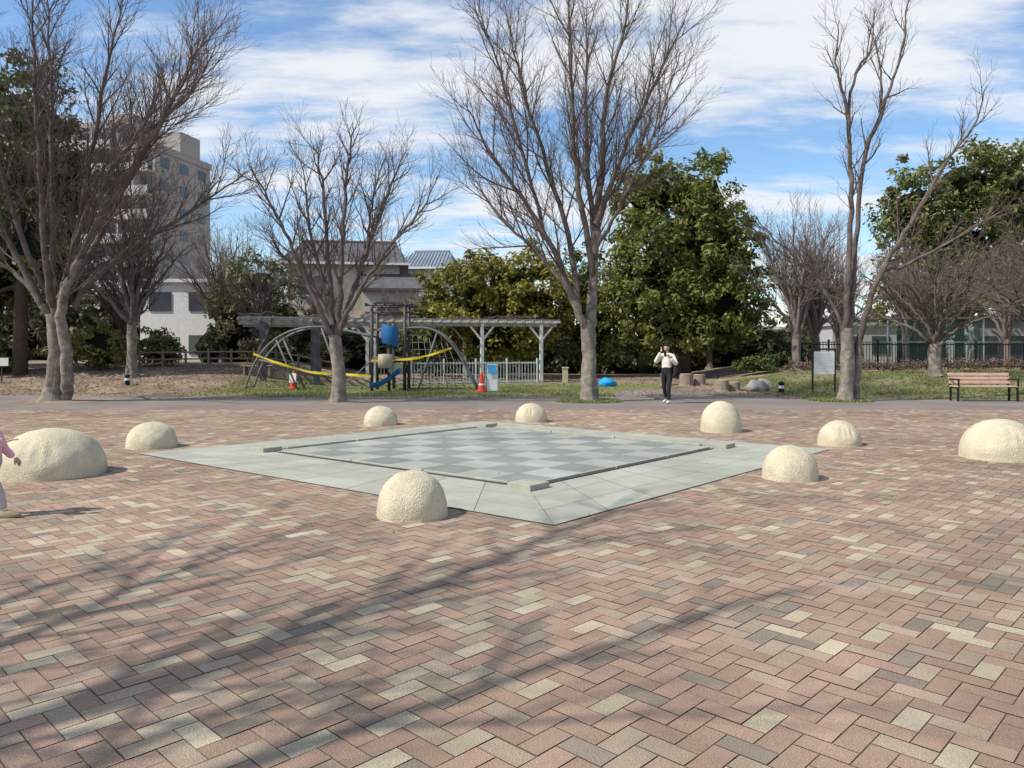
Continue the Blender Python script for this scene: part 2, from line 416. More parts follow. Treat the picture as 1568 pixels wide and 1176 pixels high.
bare_tree((-12.85,21.5),[(0,0,0),(.12,0,1.4),(.02,0,2.5)],[
 L_([(0,2.3),(-.3,2.9),(-.9,4.3),(-1.5,5.4),(-2.2,6.7),(-3,8.2)],0,-.8,.13),
 L_([(.02,2.3),(-.1,3.2),(-.2,4.8),(-.35,7.6),(-.5,10.1),(-.7,12.3)],0,.9,.14),
 L_([(.1,2.0),(.3,2.8),(.8,4.5),(1.3,6.7),(1.8,9),(2.4,11.2)],0,-.7,.14),
 L_([(.3,0),(.5,.9),(.42,2.2),(.6,3.0),(1.3,4.3),(2.3,5.8),(3.3,7.2),(4.3,8.8),(4.7,9.6)],.1,-1.4,.20),
 L_([(.5,2.6),(.9,3.4),(1.8,4.3),(3.1,5.2),(4.1,6),(4.9,6.6)],.1,1.2,.10),
 L_([(.1,2.4),(.2,3.4),(.35,5.7),(.55,8.5),(.75,11.2)],0,-2.2,.12),
 L_([(.35,3.0),(.6,3.9),(1.5,6.1),(2.7,8.9),(3.5,11.0)],0,1.9,.11),
 L_([(-.1,3.0),(-.6,4.5),(-1.1,6.8),(-1.6,9.5),(-1.9,11.5)],0,-1.5,.10),
 L_([(.7,4.2),(1.6,5.6),(2.9,6.9),(4.0,7.9)],-.2,-2.0,.08),
 L_([(1.0,4.8),(1.9,7.0),(3.4,8.6),(4.2,10.4)],-.2,1.0,.07),
 L_([(-.3,2.9),(-1.3,3.7),(-2.6,4.6),(-3.6,5.6)],-.1,1.0,.08)],dict(sp={2:.26,3:.18,4:.145}),r0=.235)
bare_tree((9.36,21.6),[(0,0,0),(.06,0,1),(.05,0,2.1)],[
 L_([(.02,2.0),(0,2.6),(.05,3.9),(.1,5.75),(0,7.9),(-.25,8.9),(-.4,9.6),(-.3,10.6)],0,-.3,.13),
 L_([(.08,2.0),(.2,2.6),(.3,3.9),(.6,6.7),(1.15,8.3),(1.6,9.4),(1.9,10.7),(2.0,11.8)],0,.5,.12),
 L_([(.3,0),(.38,1.1),(.45,2.1),(.9,3.6),(1.7,5),(2.5,6.5),(3.3,7.6),(3.6,8.7)],.15,-.6,.15),
 L_([(-.02,2.0),(-.5,3.2),(-1.05,3.9),(-1.8,4.7),(-2.3,5.4)],0,.8,.06),
 L_([(0,7.9),(.25,9.2),(.8,10.1),(.95,11.2)],-.2,.3,.05),
 L_([(.9,3.6),(1.9,4.0),(3.0,4.7),(4.0,5.3)],0,-.9,.06),
 L_([(1.15,8.3),(1.3,9.5),(1.2,10.8)],.4,.9,.05)],
 dict(sp={2:.40,3:.21,4:.15},len={2:1.6,3:.85,4:.45},start={2:.38,3:.2,4:.15}),r0=.20,thin=.74)
def gen(h,spread,fork,n):
    L=[]
    for i in range(n):
        a=2*math.pi*i/n+R.uniform(-.3,.3); s=spread*R.uniform(.35,1)*(1 if i%3 else .45)
        top=h*R.uniform(.72,1)*(1-.35*(s/spread))
        pts=[]
        for k in range(6):
            t=k/5; rr=s*(t**1.15); pts.append((rr*math.cos(a)+R.gauss(0,.05),rr*math.sin(a)+R.gauss(0,.05),fork+(top-fork)*t**.85))
        L.append((pts,.03+.008*h))
    return L
CB=dict(sp={2:.38,3:.25,4:.2},len={2:1.9,3:1.0,4:.5},r={2:.032,3:.016,4:.0088},tw=1.5)
def gtree(x,y,h,sp,fork,n,cfg=CB,mats=None,r0=.2):
    return bare_tree((x,y),[(0,0,0),(R.uniform(-.1,.1),0,fork*.5),(0,0,fork)],gen(h,sp,fork*.92,n),cfg,mats,r0=r0)
TL=[M_twigl,M_twigl,M_twigl]; TD=[M_twigd,M_twigd,M_twigd]
g1=gtree(-14.8,30,9.6,3.4,2.2,12)
g4=gtree(-17.2,34,6.0,2.6,1.4,9,mats=TD,r0=.16)
g2=gtree(12.4,33.5,8.2,3.2,1.6,15,mats=TL,r0=.2)
g3=gtree(15.4,28,5.3,4.4,1.2,13,dict(CB,trop=.02),mats=None,r0=.24)
def inst(o,x,y,rz,s,nm='bare_tree'):
    k=bpy.data.objects.new(nm,o.data); COL.objects.link(k); k.location=(x,y,H(x,y)); k.rotation_euler=(0,0,rz); k.scale=(s,s,s*R.uniform(.92,1.05))
inst(g2,14.6,37,2.0,1.0)
inst(g2,-13.6,42,1.1,.85); inst(g2,-9.5,39,2.4,.72); inst(g1,-24,33,2,1.1); inst(g2,10.5,41,3,.9)
inst(g3,21.5,31,2.2,1.15); inst(g2,21,41,4,.95); inst(g1,26,36,1,1.0); inst(g2,-6.5,44,5,.7)
inst(g1,-22.5,38,4,1.25); inst(g4,-12.2,37,3,.9); inst(g4,-22,37,1,1.1); inst(g2,17,40,2.2,.85); inst(g2,-15.4,41,2.6,1.1); inst(g2,23.5,36.5,.8,.9)
# the tree left of the camera whose shadow falls over the foreground
bare_tree((-6.3,-.9),[(0,0,0),(.05,0,1.2),(0,0,2.2)],[
  L_([(0,2.1),(.1,3.0),(.1,5.0),(-.4,7.2),(-1.0,9.2),(-1.4,10.6)],.1,5.3,.12),
  L_([(0,2.1),(-.3,3.4),(-.9,5.2),(-1.5,7.4),(-2.2,9.6)],.1,2.6,.12),
  L_([(-.2,2.3),(-.8,3.6),(-1.5,5.2),(-2.6,7.0),(-3.6,8.6)],.1,4.4,.10),
  L_([(0,2.2),(-.3,3.6),(-.7,5.0),(-1.4,6.3),(-1.9,7.6)],.3,4.8,.09),
  L_([(-.1,3.2),(.2,5),(.3,7),(.4,9.0)],.6,2.6,.085)]+gen(9.2,3.2,2.1,4),
  dict(max=4,sp={2:.42,3:.34,4:.26},len={2:2.2,3:1.0,4:.5},r={2:.034,3:.016,4:.007},start={2:.25,3:.2,4:.2},ang=(.4,.9)),r0=.27,thin=.95)

# ------------------------------------------------------------ evergreens
def leaves(cent,rad,npc,size,c0,c1,flat=.75):
    cent=np.array(cent);K=len(cent);n=K*npc
    ci=np.repeat(np.arange(K),npc)
    d=NR.normal(size=(n,3)); d/=np.linalg.norm(d,axis=1)[:,None]
    rr=NR.uniform(.3,1.08,size=n)[:,None]
    R_=np.array(rad)[ci][:,None]
    p=cent[ci]+d*rr*R_*np.array([1,1,flat])
    nn=d*.6+NR.normal(size=(n,3))*.5+np.array([0,0,.4]); nn/=np.linalg.norm(nn,axis=1)[:,None]
    t=np.cross(nn,NR.normal(size=(n,3))); t/=np.linalg.norm(t,axis=1)[:,None]; b_=np.cross(nn,t)
    s=(size*NR.uniform(.55,1.35,size=n))[:,None]
    Vq=np.stack([p-t*s,p-b_*s*.45,p+t*s,p+b_*s*.45],axis=1)
    tone=NR.uniform(0,1,size=K)[ci]*.55+NR.uniform(0,1,size=n)*.45
    col=np.array(c0)[None]*(1-tone[:,None])+np.array(c1)[None]*tone[:,None]
    return Vq.reshape(-1,3),col
def evergreen(x,y,lobes,c0,c1,name='evergreen_tree',dens=1.0,size=.125,cr=(.35,.75),npc=72,core=.48,trunk=True):
    z0=H(x,y); e=empty(name,(x,y,z0))
    cs=[];rs=[]
    g=G()
    for (a,b_,z,rx,ry,rz) in lobes:
        k=int(dens*2.2*(rx*ry+rx*rz+ry*rz)/ (cr[1]**2) )
        for i in range(k):
            d=rvec()
            if d.y>.45: continue
            f=R.uniform(.55,1.0)+ (R.random()<.15)*.16
            cs.append((a+d.x*rx*f,b_+d.y*ry*f,max(.25,z+d.z*rz*f))); rs.append(R.uniform(*cr)*(.7 if f>1 else 1))
        for i in range(int(k*.22)):
            d=rvec(); cs.append((a+d.x*rx*.85,b_+abs(d.y)*ry*.9,max(.25,z+d.z*rz*.9))); rs.append(cr[1])
        sd=R.uniform(0,50)
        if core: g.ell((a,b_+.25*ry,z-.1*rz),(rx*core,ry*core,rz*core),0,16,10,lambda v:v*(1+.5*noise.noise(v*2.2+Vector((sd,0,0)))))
    V_,c_=leaves(cs,rs,npc,size,c0,c1)
    quadmesh('crown',V_,c_,M_leaf,e)
    if core: g.obj('crown_shade_core',M_core,e,True)  # added lumps that block the view through and stand in for crown shade
    if trunk:
        t=G(); top=max(l[2] for l in lobes)
        t.tube([(0,0,-.1),(.05,0,top*.5),(0,.1,top)],[.28,.2,.05],8)
        for l in lobes: t.tube([(0,0,top*.35),(l[0]*.6,l[1]*.6,l[2]*.8),(l[0],l[1],l[2])],[.12,.07,.03],6)
        t.obj('trunk',M_twigd,e,True)
    return e
DG0,DG1=(.07,.095,.022),(.26,.275,.065)
evergreen(8.1,36,[(-1.6,0,8.9,1.9,1.9,2.1),(.9,0,8.4,1.9,2,2.4),(-.2,-.2,6.2,3.3,3,2.9),(2.1,-.2,5.6,1.9,2,2.6),(-1.9,-.3,4.4,2.4,2.4,2.6),(1.3,-.5,3.2,2.8,2.6,2.2),(-1,-.4,2.6,2.7,2.4,1.9)],DG0,DG1,size=.135)
evergreen(-.6,35.5,[(-1.3,0,3.9,1.9,1.8,2.0),(.6,0,4.4,2.0,1.8,1.9),(1.9,0,3.3,1.7,1.8,2.0),(0,-.2,2.3,2.8,2,1.8)],(.10,.105,.02),(.35,.31,.055),npc=80)
evergreen(-3.5,37,[(0,0,3.4,1.6,1.5,1.9),(-.6,0,2,1.7,1.5,1.6)],(.08,.09,.022),(.25,.25,.055))
evergreen(3.6,37.5,[(0,0,4.2,1.7,1.6,2.2),(.3,-.3,2.2,2.0,1.6,1.8)],(.06,.08,.022),(.20,.22,.055))
evergreen(25,43,[(-2.2,0,8.8,2.6,2.4,2.6),(.6,0,10.2,2.5,2.4,2.4),(3.6,0,9.6,3,2.6,3),(0,0,6.8,4.2,3,3.2),(4,0,5.5,3.6,3,3),(-1.5,0,4,3.2,3,2.8)],(.07,.088,.03),(.23,.25,.065),size=.16,cr=(.4,.85),npc=58)
evergreen(-19.5,30.5,[(0,0,10.2,2.3,2.2,2.6),(1.3,0,8,2.2,2.3,2.4),(-1.6,0,7.6,2.6,2.4,3),(.6,0,5.2,2.4,2.4,2.4),(-2,0,4,2.6,2.4,2.6)],(.045,.055,.022),(.16,.17,.06),dens=.8,npc=62)
evergreen(-25.5,34,[(0,0,9.6,3.5,2.5,3.6),(1,0,5,4,2.6,3.5)],(.04,.05,.02),(.14,.15,.055),size=.18,cr=(.5,.9),npc=46)
evergreen(-12.8,39,[(0,0,4.2,1.9,1.6,1.5),(-1.3,0,2.6,1.6,1.5,1.6),(1.2,0,2.6,1.6,1.5,1.4)],(.09,.09,.045),(.27,.25,.11),dens=.7,npc=55,core=.35)
evergreen(31,40,[(0,0,7,3.2,2.5,3.4),(-1,0,3.5,3,2.5,2.6)],(.06,.08,.028),(.21,.23,.06),size=.17,cr=(.4,.8),npc=46)
for (x,y,r,h,a,b_) in [(-17.2,32,1.2,1.7,(.12,.13,.025),(.32,.31,.08)),(-15.8,34.5,1.1,1.4,(.08,.09,.02),(.25,.25,.07)),(10.4,32.5,.85,.75,(.05,.08,.02),(.14,.18,.055)),(11.8,34,.8,.6,(.04,.06,.02),(.13,.16,.055)),
     (-11.5,36,1.2,1.2,(.07,.07,.035),(.24,.2,.1)),(-9.3,38,1.3,1.1,(.05,.065,.025),(.18,.18,.07)),(-21,31,1.5,1.2,(.06,.065,.025),(.18,.18,.06))]:
    evergreen(x,y,[(0,0,h*.55,r,r*.8,h*.6)],a,b_,'shrub',size=.085,cr=(.18,.34),npc=50,trunk=False,core=.6)
def mass(name,x0,x1,y,h0,h1,c0,c1,step=1.3,size=.2,npc=52):
    cs=[];rs=[];g=G();x=x0
    while x<x1:
        h=R.uniform(h0,h1)
        for k in range(int(10*h/2.5)+3): cs.append((x+R.gauss(0,.7),y+R.gauss(0,.6),H(x,y)+R.uniform(.1,h))); rs.append(R.uniform(.4,.8))
        g.ell((x,y+.3,H(x,y)+h*.35),(step*.9,.7,h*.5),0,10,6)
        x+=step
    e=empty(name); V_,c_=leaves(cs,rs,npc,size,c0,c1); quadmesh('foliage',V_,c_,M_leaf,e); g.obj('painted_shade_core',M_core,e,True)  # near-black ellipsoids behind the leaves are painted-in shade
mass('distant_tree_mass',-48,-17,49.5,3.0,5.0,(.07,.07,.04),(.22,.20,.10))
mass('distant_tree_mass',-16,14,41.5,1.8,3.0,(.035,.048,.02),(.12,.13,.05))
mass('distant_tree_mass',13,60,52,2.4,4.0,(.07,.07,.05),(.2,.19,.1))
cs=[(x,31.8+R.gauss(0,.18),H(x,31.8)+R.uniform(.08,.42)) for x in np.arange(11.3,34,.07)]
V_,c_=leaves(cs,[.22]*len(cs),34,.05,(.09,.06,.04),(.30,.20,.14)); quadmesh('brown_hedge',V_,c_,M_leaf)
def blades(name,n,fn,hgt,c0,c1,wd=.012):
    P=[]
    while len(P)<n:
        p=fn(); 
        if p: P.append((p[0],p[1],H(*p)))
    P=np.array(P); a=NR.uniform(0,6.28,n); h=hgt*NR.uniform(.5,1.3,n)
    t=np.stack([np.cos(a),np.sin(a),np.zeros(n)],1)*wd
    ln=NR.normal(size=(n,3))*.35*hgt; ln[:,2]=h
    Vq=np.stack([P-t,P+t,P+t*.3+ln,P-t*.3+ln],1)
    k=NR.uniform(0,1,n)[:,None]; quadmesh(name,Vq.reshape(-1,3),np.array(c0)*(1-k)+np.array(c1)*k,M_leaf)
def fg():
    q=R.random()
    if q<.3: x,y=R.uniform(-10.5,3.2),R.uniform(23.4,30)
    elif q<.86: x,y=R.uniform(8.6,20),R.uniform(22.5,31)
    else:
        a=R.uniform(0,6.28); r=R.uniform(.2,.75); cx,cy=((2.15,21.5),(9.36,21.9))[R.random()<.5]; return cx+r*math.cos(a)*1.2, cy+r*math.sin(a)
    return (x,y) if noise.noise(Vector((x*.5,y*.5,9)))+R.gauss(0,.12)>-.02 else None
blades('grass',48000,fg,.07,(.14,.18,.05),(.34,.35,.14))
def fl():
    q=R.random()
    if q<.5: return R.uniform(-24,-7),R.uniform(24.3,36)
    if q<.8: return R.uniform(8,24),R.uniform(22.6,31)
    return R.uniform(-7,9),R.uniform(24,36)
n=17000;P=[];
for i in range(n): x,y=fl(); P.append((x,y,H(x,y)+.025))
for i in range(400): x,y=R.uniform(-15,16),R.uniform(4,23); P.append((x,y,.03))
P=np.array(P);n=len(P);a=NR.uniform(0,6.28,n);sz=np.where(P[:,1]<22.5,.3,1.0)[:,None]
t=np.stack([np.cos(a),np.sin(a),NR.normal(size=n)*.3],1)*.045*sz;b_=np.stack([-np.sin(a),np.cos(a),NR.normal(size=n)*.3],1)*.03*sz
k=NR.uniform(0,1,n)[:,None]
quadmesh('fallen_leaves',np.stack([P-t,P-b_,P+t,P+b_],1).reshape(-1,3),np.array((.12,.075,.045))*(1-k)+np.array((.38,.27,.17))*k,M_leaf)
for nm,x,y,r,m_ in (('tree_pit',-12.7,21.5,1.0,mg),('tree_pit',-4.76,21,.55,mg),('tree_pit',2.15,21.5,.75,mg)):
    V=[(0,0,.05)];F=[]
    for j in range(28):
        a=2*math.pi*j/28; rr=r*(1+.15*noise.noise(Vector((math.cos(a)*2,math.sin(a)*2,x)))); V.append((rr*math.cos(a)*1.25,rr*math.sin(a),.006))
    for j in range(28): F.append((0,1+j,1+(j+1)%28))
    o=mkobj(nm,V,F,m_,smooth=True,loc=(x,y,.002)); at_=o.data.attributes.new('grassy','FLOAT','POINT'); at_.data.foreach_set('value',[.62 if x>0 else .3]*len(V))

# ------------------------------------------------------------ buildings
M_apt=mat('apartment_wall',(.37,.34,.31),.9,.06,.3); M_apt2=mat('apartment_parapet',(.50,.475,.44),.9,.05,.3)
def apartment(x,y,rz,W,D,floors,fh,bays):
    e=empty('apartment_building',(x,y,0),rz); g=G(); p=G(); w_=G(); Ht=floors*fh
    g.box((0,0,Ht/2),(W,D,Ht)); g.box((0,0,Ht+.4),(W+.3,D+.3,.8)); g.box((W*.2,1,Ht+2),(4,4,2.6))
    for f in range(floors):
        z=f*fh
        p.box((0,-D/2-.65,z+.1),(W,1.3,.2)); p.box((0,-D/2-1.25,z+.65),(W,.12,.95))
        for b_ in range(bays):
            cx=-W/2+W*(b_+.5)/bays
            w_.box((cx,-D/2-.03,z+1.35),(W/bays*.66,.1,2.0))
            if b_: p.box((-W/2+W*b_/bays,-D/2-.65,z+fh/2+.1),(.16,1.2,fh-.2))
        for k in range(3):
            w_.box((W/2+.02,-D/2+D*(k+.5)/3,z+1.6),(.08,1.5,1.2)); w_.box((-W/2-.02,-D/2+D*(k+.5)/3,z+1.6),(.08,1.5,1.2))
    g.obj('walls',M_apt,e); p.obj('balconies',M_apt2,e); w_.obj('windows',M_glass,e)
apartment(-51.6,98,math.radians(-12),13,12,10,2.75,5)
apartment(-43.6,96,math.radians(-12),6,11,9,2.75,3)
M_hw=mat('house_wall',(.64,.58,.46),.9,.06,.8); M_roof=mat('roof_tiles',(.115,.11,.115),.8,.2,3)
def house(x,y,rz,W,D,eave,ridge,name='house',wall=M_hw,roof=M_roof,second=True):
    e=empty(name,(x,y,0),rz); g=G(); r=G(); w_=G(); tr=G()
    g.box((0,0,eave/2),(W,D,eave)); o=.6
    A=[(-W/2-o,-D/2-o,eave-.1),(W/2+o,-D/2-o,eave-.1),(W/2+o,D/2+o,eave-.1),(-W/2-o,D/2+o,eave-.1),(-W/2+.6,0,ridge),(W/2-.2,0,ridge)]
    r.add(A,[(0,1,5,4),(2,3,4,5),(1,2,5),(3,0,4),(0,3,2,1)])
    r.tube([A[4],A[5]],.14,6)
    for k in range(16):
        xx=-W/2+W*k/15; r.tube([(xx*1.08,-D/2-o,eave-.03),(xx,-.1,ridge-.02)],.03,4)
    for (cx,z,ww,hh) in ((-W*.28,eave-1.5,1.7,1.2),(W*.22,eave-1.5,1.5,1.1),(-W*.25,1.6,2.2,1.9),(W*.2,1.8,1.6,1.2)):
        w_.box((cx,-D/2-.02,z),(ww,.08,hh))
        tr.box((cx,-D/2-.05,z+hh/2+.04),(ww+.16,.12,.08)); tr.box((cx,-D/2-.05,z-hh/2-.04),(ww+.16,.12,.08)); tr.box((cx,-D/2-.06,z),(.06,.1,hh))
    for s in (-1,1): w_.box((s*(W/2+.02),-.6,eave-1.5),(.08,1.2,1.1))
    if second:
        g.box((W*.42,-D/2-1,eave*.38),(W*.5,2,eave*.76)); 
        B=[(W*.15,-D/2-2.4,eave*.74),(W*.72,-D/2-2.4,eave*.74),(W*.72,-D/2+.1,eave*.9),(W*.15,-D/2+.1,eave*.9)]
        r.add(B+[(a,b_,c-.15) for a,b_,c in B],[(0,1,2,3),(7,6,5,4),(0,4,5,1),(1,5,6,2),(2,6,7,3),(3,7,4,0)])
        w_.box((W*.42,-D/2-2.02,eave*.55),(1.6,.08,1.0))
    tr.box((0,-D/2-o-.05,eave-.16),(W+1.3,.12,.14)); tr.box((0,-D/2-.04,eave*.48),(W+.06,.08,.14))
    g.obj('walls',wall,e); r.obj('roof',roof,e); w_.obj('windows',M_glass,e); tr.obj('trim',M_white,e)
house(-10.9,51,math.radians(8),6.8,6,6.9,8.5)
house(-6.4,60,math.radians(-5),3.6,5,7.6,9.0,'house',mat('house_wall_pale',(.5,.52,.52),.9,.05,1),mat('roof_blue_grey',(.22,.26,.30),.7,.15,2),False)
def lowb(x,y,W,D,h,m,name='low_building',rz=0):
    e=empty(name,(x,y,0),rz); g=G(); w_=G(); g.box((0,0,h/2),(W,D,h)); g.box((0,0,h+.1),(W+.4,D+.4,.2))
    k=max(2,int(W/1.6))
    for f in range(max(1,int(h/2.5))):
        for i in range(k): w_.box((-W/2+W*(i+.5)/k,-D/2-.02,1.7+f*2.5),(W/k*.55,.08,1.1))
    g.obj('walls',m,e); w_.obj('windows',M_glass,e)
lowb(-19.2,46.5,4.6,4,5.3,M_white); lowb(-5,78,7,6,10,M_white,rz=.2)
lowb(19.6,60,4,5,2.9,M_white); lowb(33,49,9,3,3.3,mat('pale_grey_wall',(.38,.38,.37),.9,.1,1)); lowb(22,49.5,4,3,2.9,M_white)

# ------------------------------------------------------------ fences
g=G()
for i in range(13):
    x=-19+i*.95; y=33+.12*i; g.tube([(x,y,H(x,y)-.1),(x,y,H(x,y)+.75)],.055,7)
    if i:
        for z in (.32,.62): g.tube([(px_,py_,H(px_,py_)+z),(x,y,H(x,y)+z)],.035,6)
    px_,py_=x,y
g.obj('wooden_rail_fence',M_wood)
g=G(); 
for i in range(170):
    x=12+i*.13; g.box((x,34.5,H(x,34.5)+.62),(.022,.022,1.15))
for i in range(11):
    x=12+i*2.2; g.box((x,34.5,H(x,34.5)+.65),(.07,.07,1.35))
for z in (.12,1.12):
    g.box((23,34.5,.55+z),(22.2,.04,.05))
g.obj('black_metal_fence',M_black)
mnet,nt,b=newmat('green_net'); b.inputs['Base Color'].default_value=(.03,.09,.07,1); b.inputs['Roughness'].default_value=.8
tr=nt.nodes.new('ShaderNodeBsdfTransparent'); ms=nt.nodes.new('ShaderNodeMixShader'); ms.inputs[0].default_value=.45
nt.links.new(tr.outputs[0],ms.inputs[1]); nt.links.new(b.outputs[0],ms.inputs[2]); nt.links.new(ms.outputs[0],nt.nodes['Material Output'].inputs[0])
e=empty('green_net_fence'); g=G(); g2_=G()
for i in range(12):
    x=14+i*2.4; g.tube([(x,38.5,0),(x,38.5,3.1)],.05,8)
    if i<11 and i!=4: g2_.add([(x,38.5,.6),(x+2.4,38.5,.6),(x+2.4,38.5,3.0),(x,38.5,3.0)],[(0,1,2,3)])
for z in (.6,1.8,3.0): g.tube([(14,38.46,z),(40.4,38.46,z)],.025,6)
g.obj('posts',M_gal,e); g2_.obj('net',mnet,e)
g=G(); fa=Vector((-5.0,28.6)); fb=Vector((1.0,30.6)); d=fb-fa; ang=math.atan2(d.y,d.x); n=50
for i in range(n+1):
    p=fa.lerp(fb,i/n); hh=.86 if i%10 else .98; g.box((p.x,p.y,.12+hh/2),( .022 if i%10 else .06,)*2+(hh,),0,ang)
for z in (.2,.92):
    c=fa.lerp(fb,.5); g.box((c.x,c.y,z),(d.length,.03,.045),0,ang)
g.obj('white_picket_fence',M_white)

# ------------------------------------------------------------ pergola
e=empty('pergola',(-10.4,29.2,H(-9,30)*.3),math.atan2(3.6,12.4)); g=G(); gd=G(); r=G()
Wp=12.9
for (x,kind) in ((.9,0),(2.9,0),(5.2,1),(9.6,1),(12.2,1)):
    for y in (.25,3.6):
        if kind: 
            g.box((x,y,1.2),(.13,.13,2.5),0)
            for s in (-1,1): g.tube([(x,y,1.75),(x+s*.5,y,2.36)],.045,6); 
        else:
            gd.box((x,y,1.2),(.26,.26,2.5),0)
for y in (.25,3.6): r.box((Wp/2,y,2.43),(Wp,.1,.16))
k=int(Wp/.38)
for i in range(k+1): r.box((Wp*i/k,1.93,2.56),(.06,4.3,.10))
for y in (0,1,1.95,2.9,3.9): r.box((Wp/2,y,2.635),(Wp,.05,.05))
vn=G()
for i in range(26):
    x=R.uniform(.1,Wp-.3); pts=[(x,R.uniform(.2,3.6),2.68)]
    for s in range(7): pts.append((min(Wp,max(0,pts[-1][0]+R.uniform(-.5,.6))),min(4,max(0,pts[-1][1]+R.uniform(-.6,.6))),2.68+R.uniform(0,.16)))
    vn.tube(smooth_path(pts,3,.02),.013,4)
vn.tube(smooth_path([(1.1,.1,0),(.7,.05,1.0),(1.0,.1,1.9),(1.3,.3,2.7)],5,.02),.05,6)
g.obj('white_posts',M_white,e); gd.obj('dark_posts',mat('dark_post',(.10,.10,.11),.8,.2,4),e); r.obj('rafters',mat('pergola_beam',(.27,.26,.24),.8,.2,5),e); vn.obj('vines',M_twig,e)

# ------------------------------------------------------------ play structure
e=empty('climbing_frame',(-4.3,27.4,0)); g=G(); ww=G(); bl=G(); bg=G(); dk=G()
for x,h in ((-.6,3.0),(.55,3.05),(0,2.4)):
    for y in (-.5,.6): dk.tube([(x,y,0),(x,y,h)],.06,8)
for z in (3.0,2.75): 
    for y in (-.5,.6): dk.tube([(-.85,y,z),(.85,y,z)],.035,6)
for i in range(6): dk.tube([(-.8+.32*i,-.7,3.05),(-.8+.32*i,.8,3.05)],.025,6)
ww.box((0,.05,1.15),(1.3,1.2,.08)); ww.box((0,.05,2.15),(1.2,1.1,.06))
def plate(G_,c,w_,h,curv,n=10):
    V=[];F=[]
    for i in range(n+1):
        t=i/n-.5
        for j in range(5):
            s=j/4-.5; V.append((c[0]+s*w_*(1-.25*abs(t)),c[1]-curv*(1-(2*s)**2)-.3*curv*(1-(2*t)**2),c[2]+t*h-s*.15))
    for i in range(n):
        for j in range(4): F.append((i*5+j,i*5+j+1,i*5+j+6,i*5+j+5))
    V2=[(a,b_+.03,c_) for a,b_,c_ in V]; o=len(V)
    G_.add(V+V2,F+[tuple(k+o for k in f[::-1]) for f in F])
plate(bl,(.05,-.58,1.95),.62,.66,.18); 
V=[];F=[]
for i in range(11):
    t=i/10; x=.45-1.0*t; z=.55*(1-t)**1.6+.10+.18*max(0,t-.8)
    for (dy,dz) in ((-.25,.18),(-.22,.02),(0,0),(.22,.02),(.25,.18)): V.append((x,-.95+dy,max(.1,z)+dz))
for i in range(10):
    for j in range(4): F.append((i*5+j,i*5+j+1,i*5+j+6,i*5+j+5))
bl.add(V,F)
bg.lathe([(.02,-.25),(.24,-.24),(.27,0),(.24,.24),(.02,.25)],16,(-.1,-.7,1.05)); bg.box((.25,-.6,.82),(.5,.06,.35))
def arc(pts,r=.04):
    p=smooth_path(pts,6,0); g.tube(p,r,7); return p
for (A,B) in (([(-5.1,-.4,0),(-4.6,-.4,1.2),(-3.7,-.4,2.0),(-2.4,-.4,2.25),(-.6,-.4,1.9)],[(-5.1,.5,0),(-4.6,.5,1.2),(-3.7,.5,2.0),(-2.4,.5,2.25),(-.6,.5,1.9)]),
              ([(.5,-.5,2.2),(1.5,-.5,2.15),(2.3,-.5,1.5),(3.1,-.5,0)],[(.5,.5,2.2),(1.5,.5,2.15),(2.3,.5,1.5),(3.1,.5,0)])):
    p1=arc(A);p2=arc(B)
    for i in range(1,len(p1),2): g.tube([p1[i],p2[i]],.02,6)
g.tube([(-4.0,-.4,1.85),(-3.2,-.4,0)],.035,6); g.tube([(-4.0,.5,1.85),(-3.2,.5,0)],.035,6)
g.tube([(-2.4,-.4,2.25),(-1.6,-.4,0)],.035,6); g.tube([(1.7,-.5,2.1),(1.0,-.5,0)],.035,6); g.tube([(-4.6,-.4,1.1),(-1.4,-.4,.35),(-.6,-.4,1.1)],.03,6)
for i in range(8):
    g.tube([(.55+.3*i,-.45,.12),(.6+.2*i,-.45,2.05-.05*i)],.012,4)
    g.tube([(.55,-.45,.2+.25*i),(2.7-.17*i,-.45,.2+.25*i)],.012,4)
g.obj('frame',mat('grey_green_pipe',(.16,.17,.165),.5,.15,6),e,True); dk.obj('tower_posts',M_metal,e,True); ww.obj('platform',M_wood,e); bl.obj('blue_panels',M_blue,e,True); bg.obj('barrel',M_beige,e,True)
g=G()
def tape(pts,wd=.075):
    P=smooth_path(pts,6,.01); V=[];F=[]
    for i,p in enumerate(P):
        tw=math.sin(i*.9)*.5; hw=wd*(.5+.5*abs(math.cos(i*.45)))/2
        V += [(p.x,p.y,p.z+hw),(p.x+tw*.02,p.y+tw*.03,p.z-hw)]
    for i in range(len(P)-1): F.append((2*i,2*i+2,2*i+3,2*i+1))
    g.add(V,F)
tape([(-9.0,26.8,1.3),(-8.1,26.7,.98),(-7.0,26.8,.66),(-5.9,26.8,.60),(-4.9,26.7,.52)],.09)
tape([(-4.9,26.7,1.05),(-3.6,26.7,1.12),(-2.8,26.7,1.28),(-2.1,26.8,1.5)],.09)
g.obj('caution_tape',M_yel)
def cone(x,y,paper):
    e=empty('traffic_cone',(x,y,H(x,y))); g=G(); g.box((0,0,.02),(.36,.36,.04)); g.lathe([(.14,.04),(.13,.08),(.035,.66),(.02,.68)],18); g.obj('body',M_red,e,True)
    w_=G(); w_.lathe([(.108,.22),(.083,.36)],18) if not paper else w_.box((0,-.13,.42),(.24,.012,.34),0,rx=-.18); w_.obj('label',M_white,e)
cone(-7.83,27.6,True); cone(-1.03,26.2,False)
e=empty('notice_stand',(-.68,26.3,.0),.12); g=G(); g.box((0,0,.5),(.36,.03,.92),0,rx=-.12); g.obj('panel',M_white,e,bevel=.006); g=G(); g.box((0,-.048,.78),(.30,.01,.3),0,rx=-.12); g.box((0,.0,.22),(.30,.01,.2),0,rx=-.12); g.obj('print',M_lblue,e)
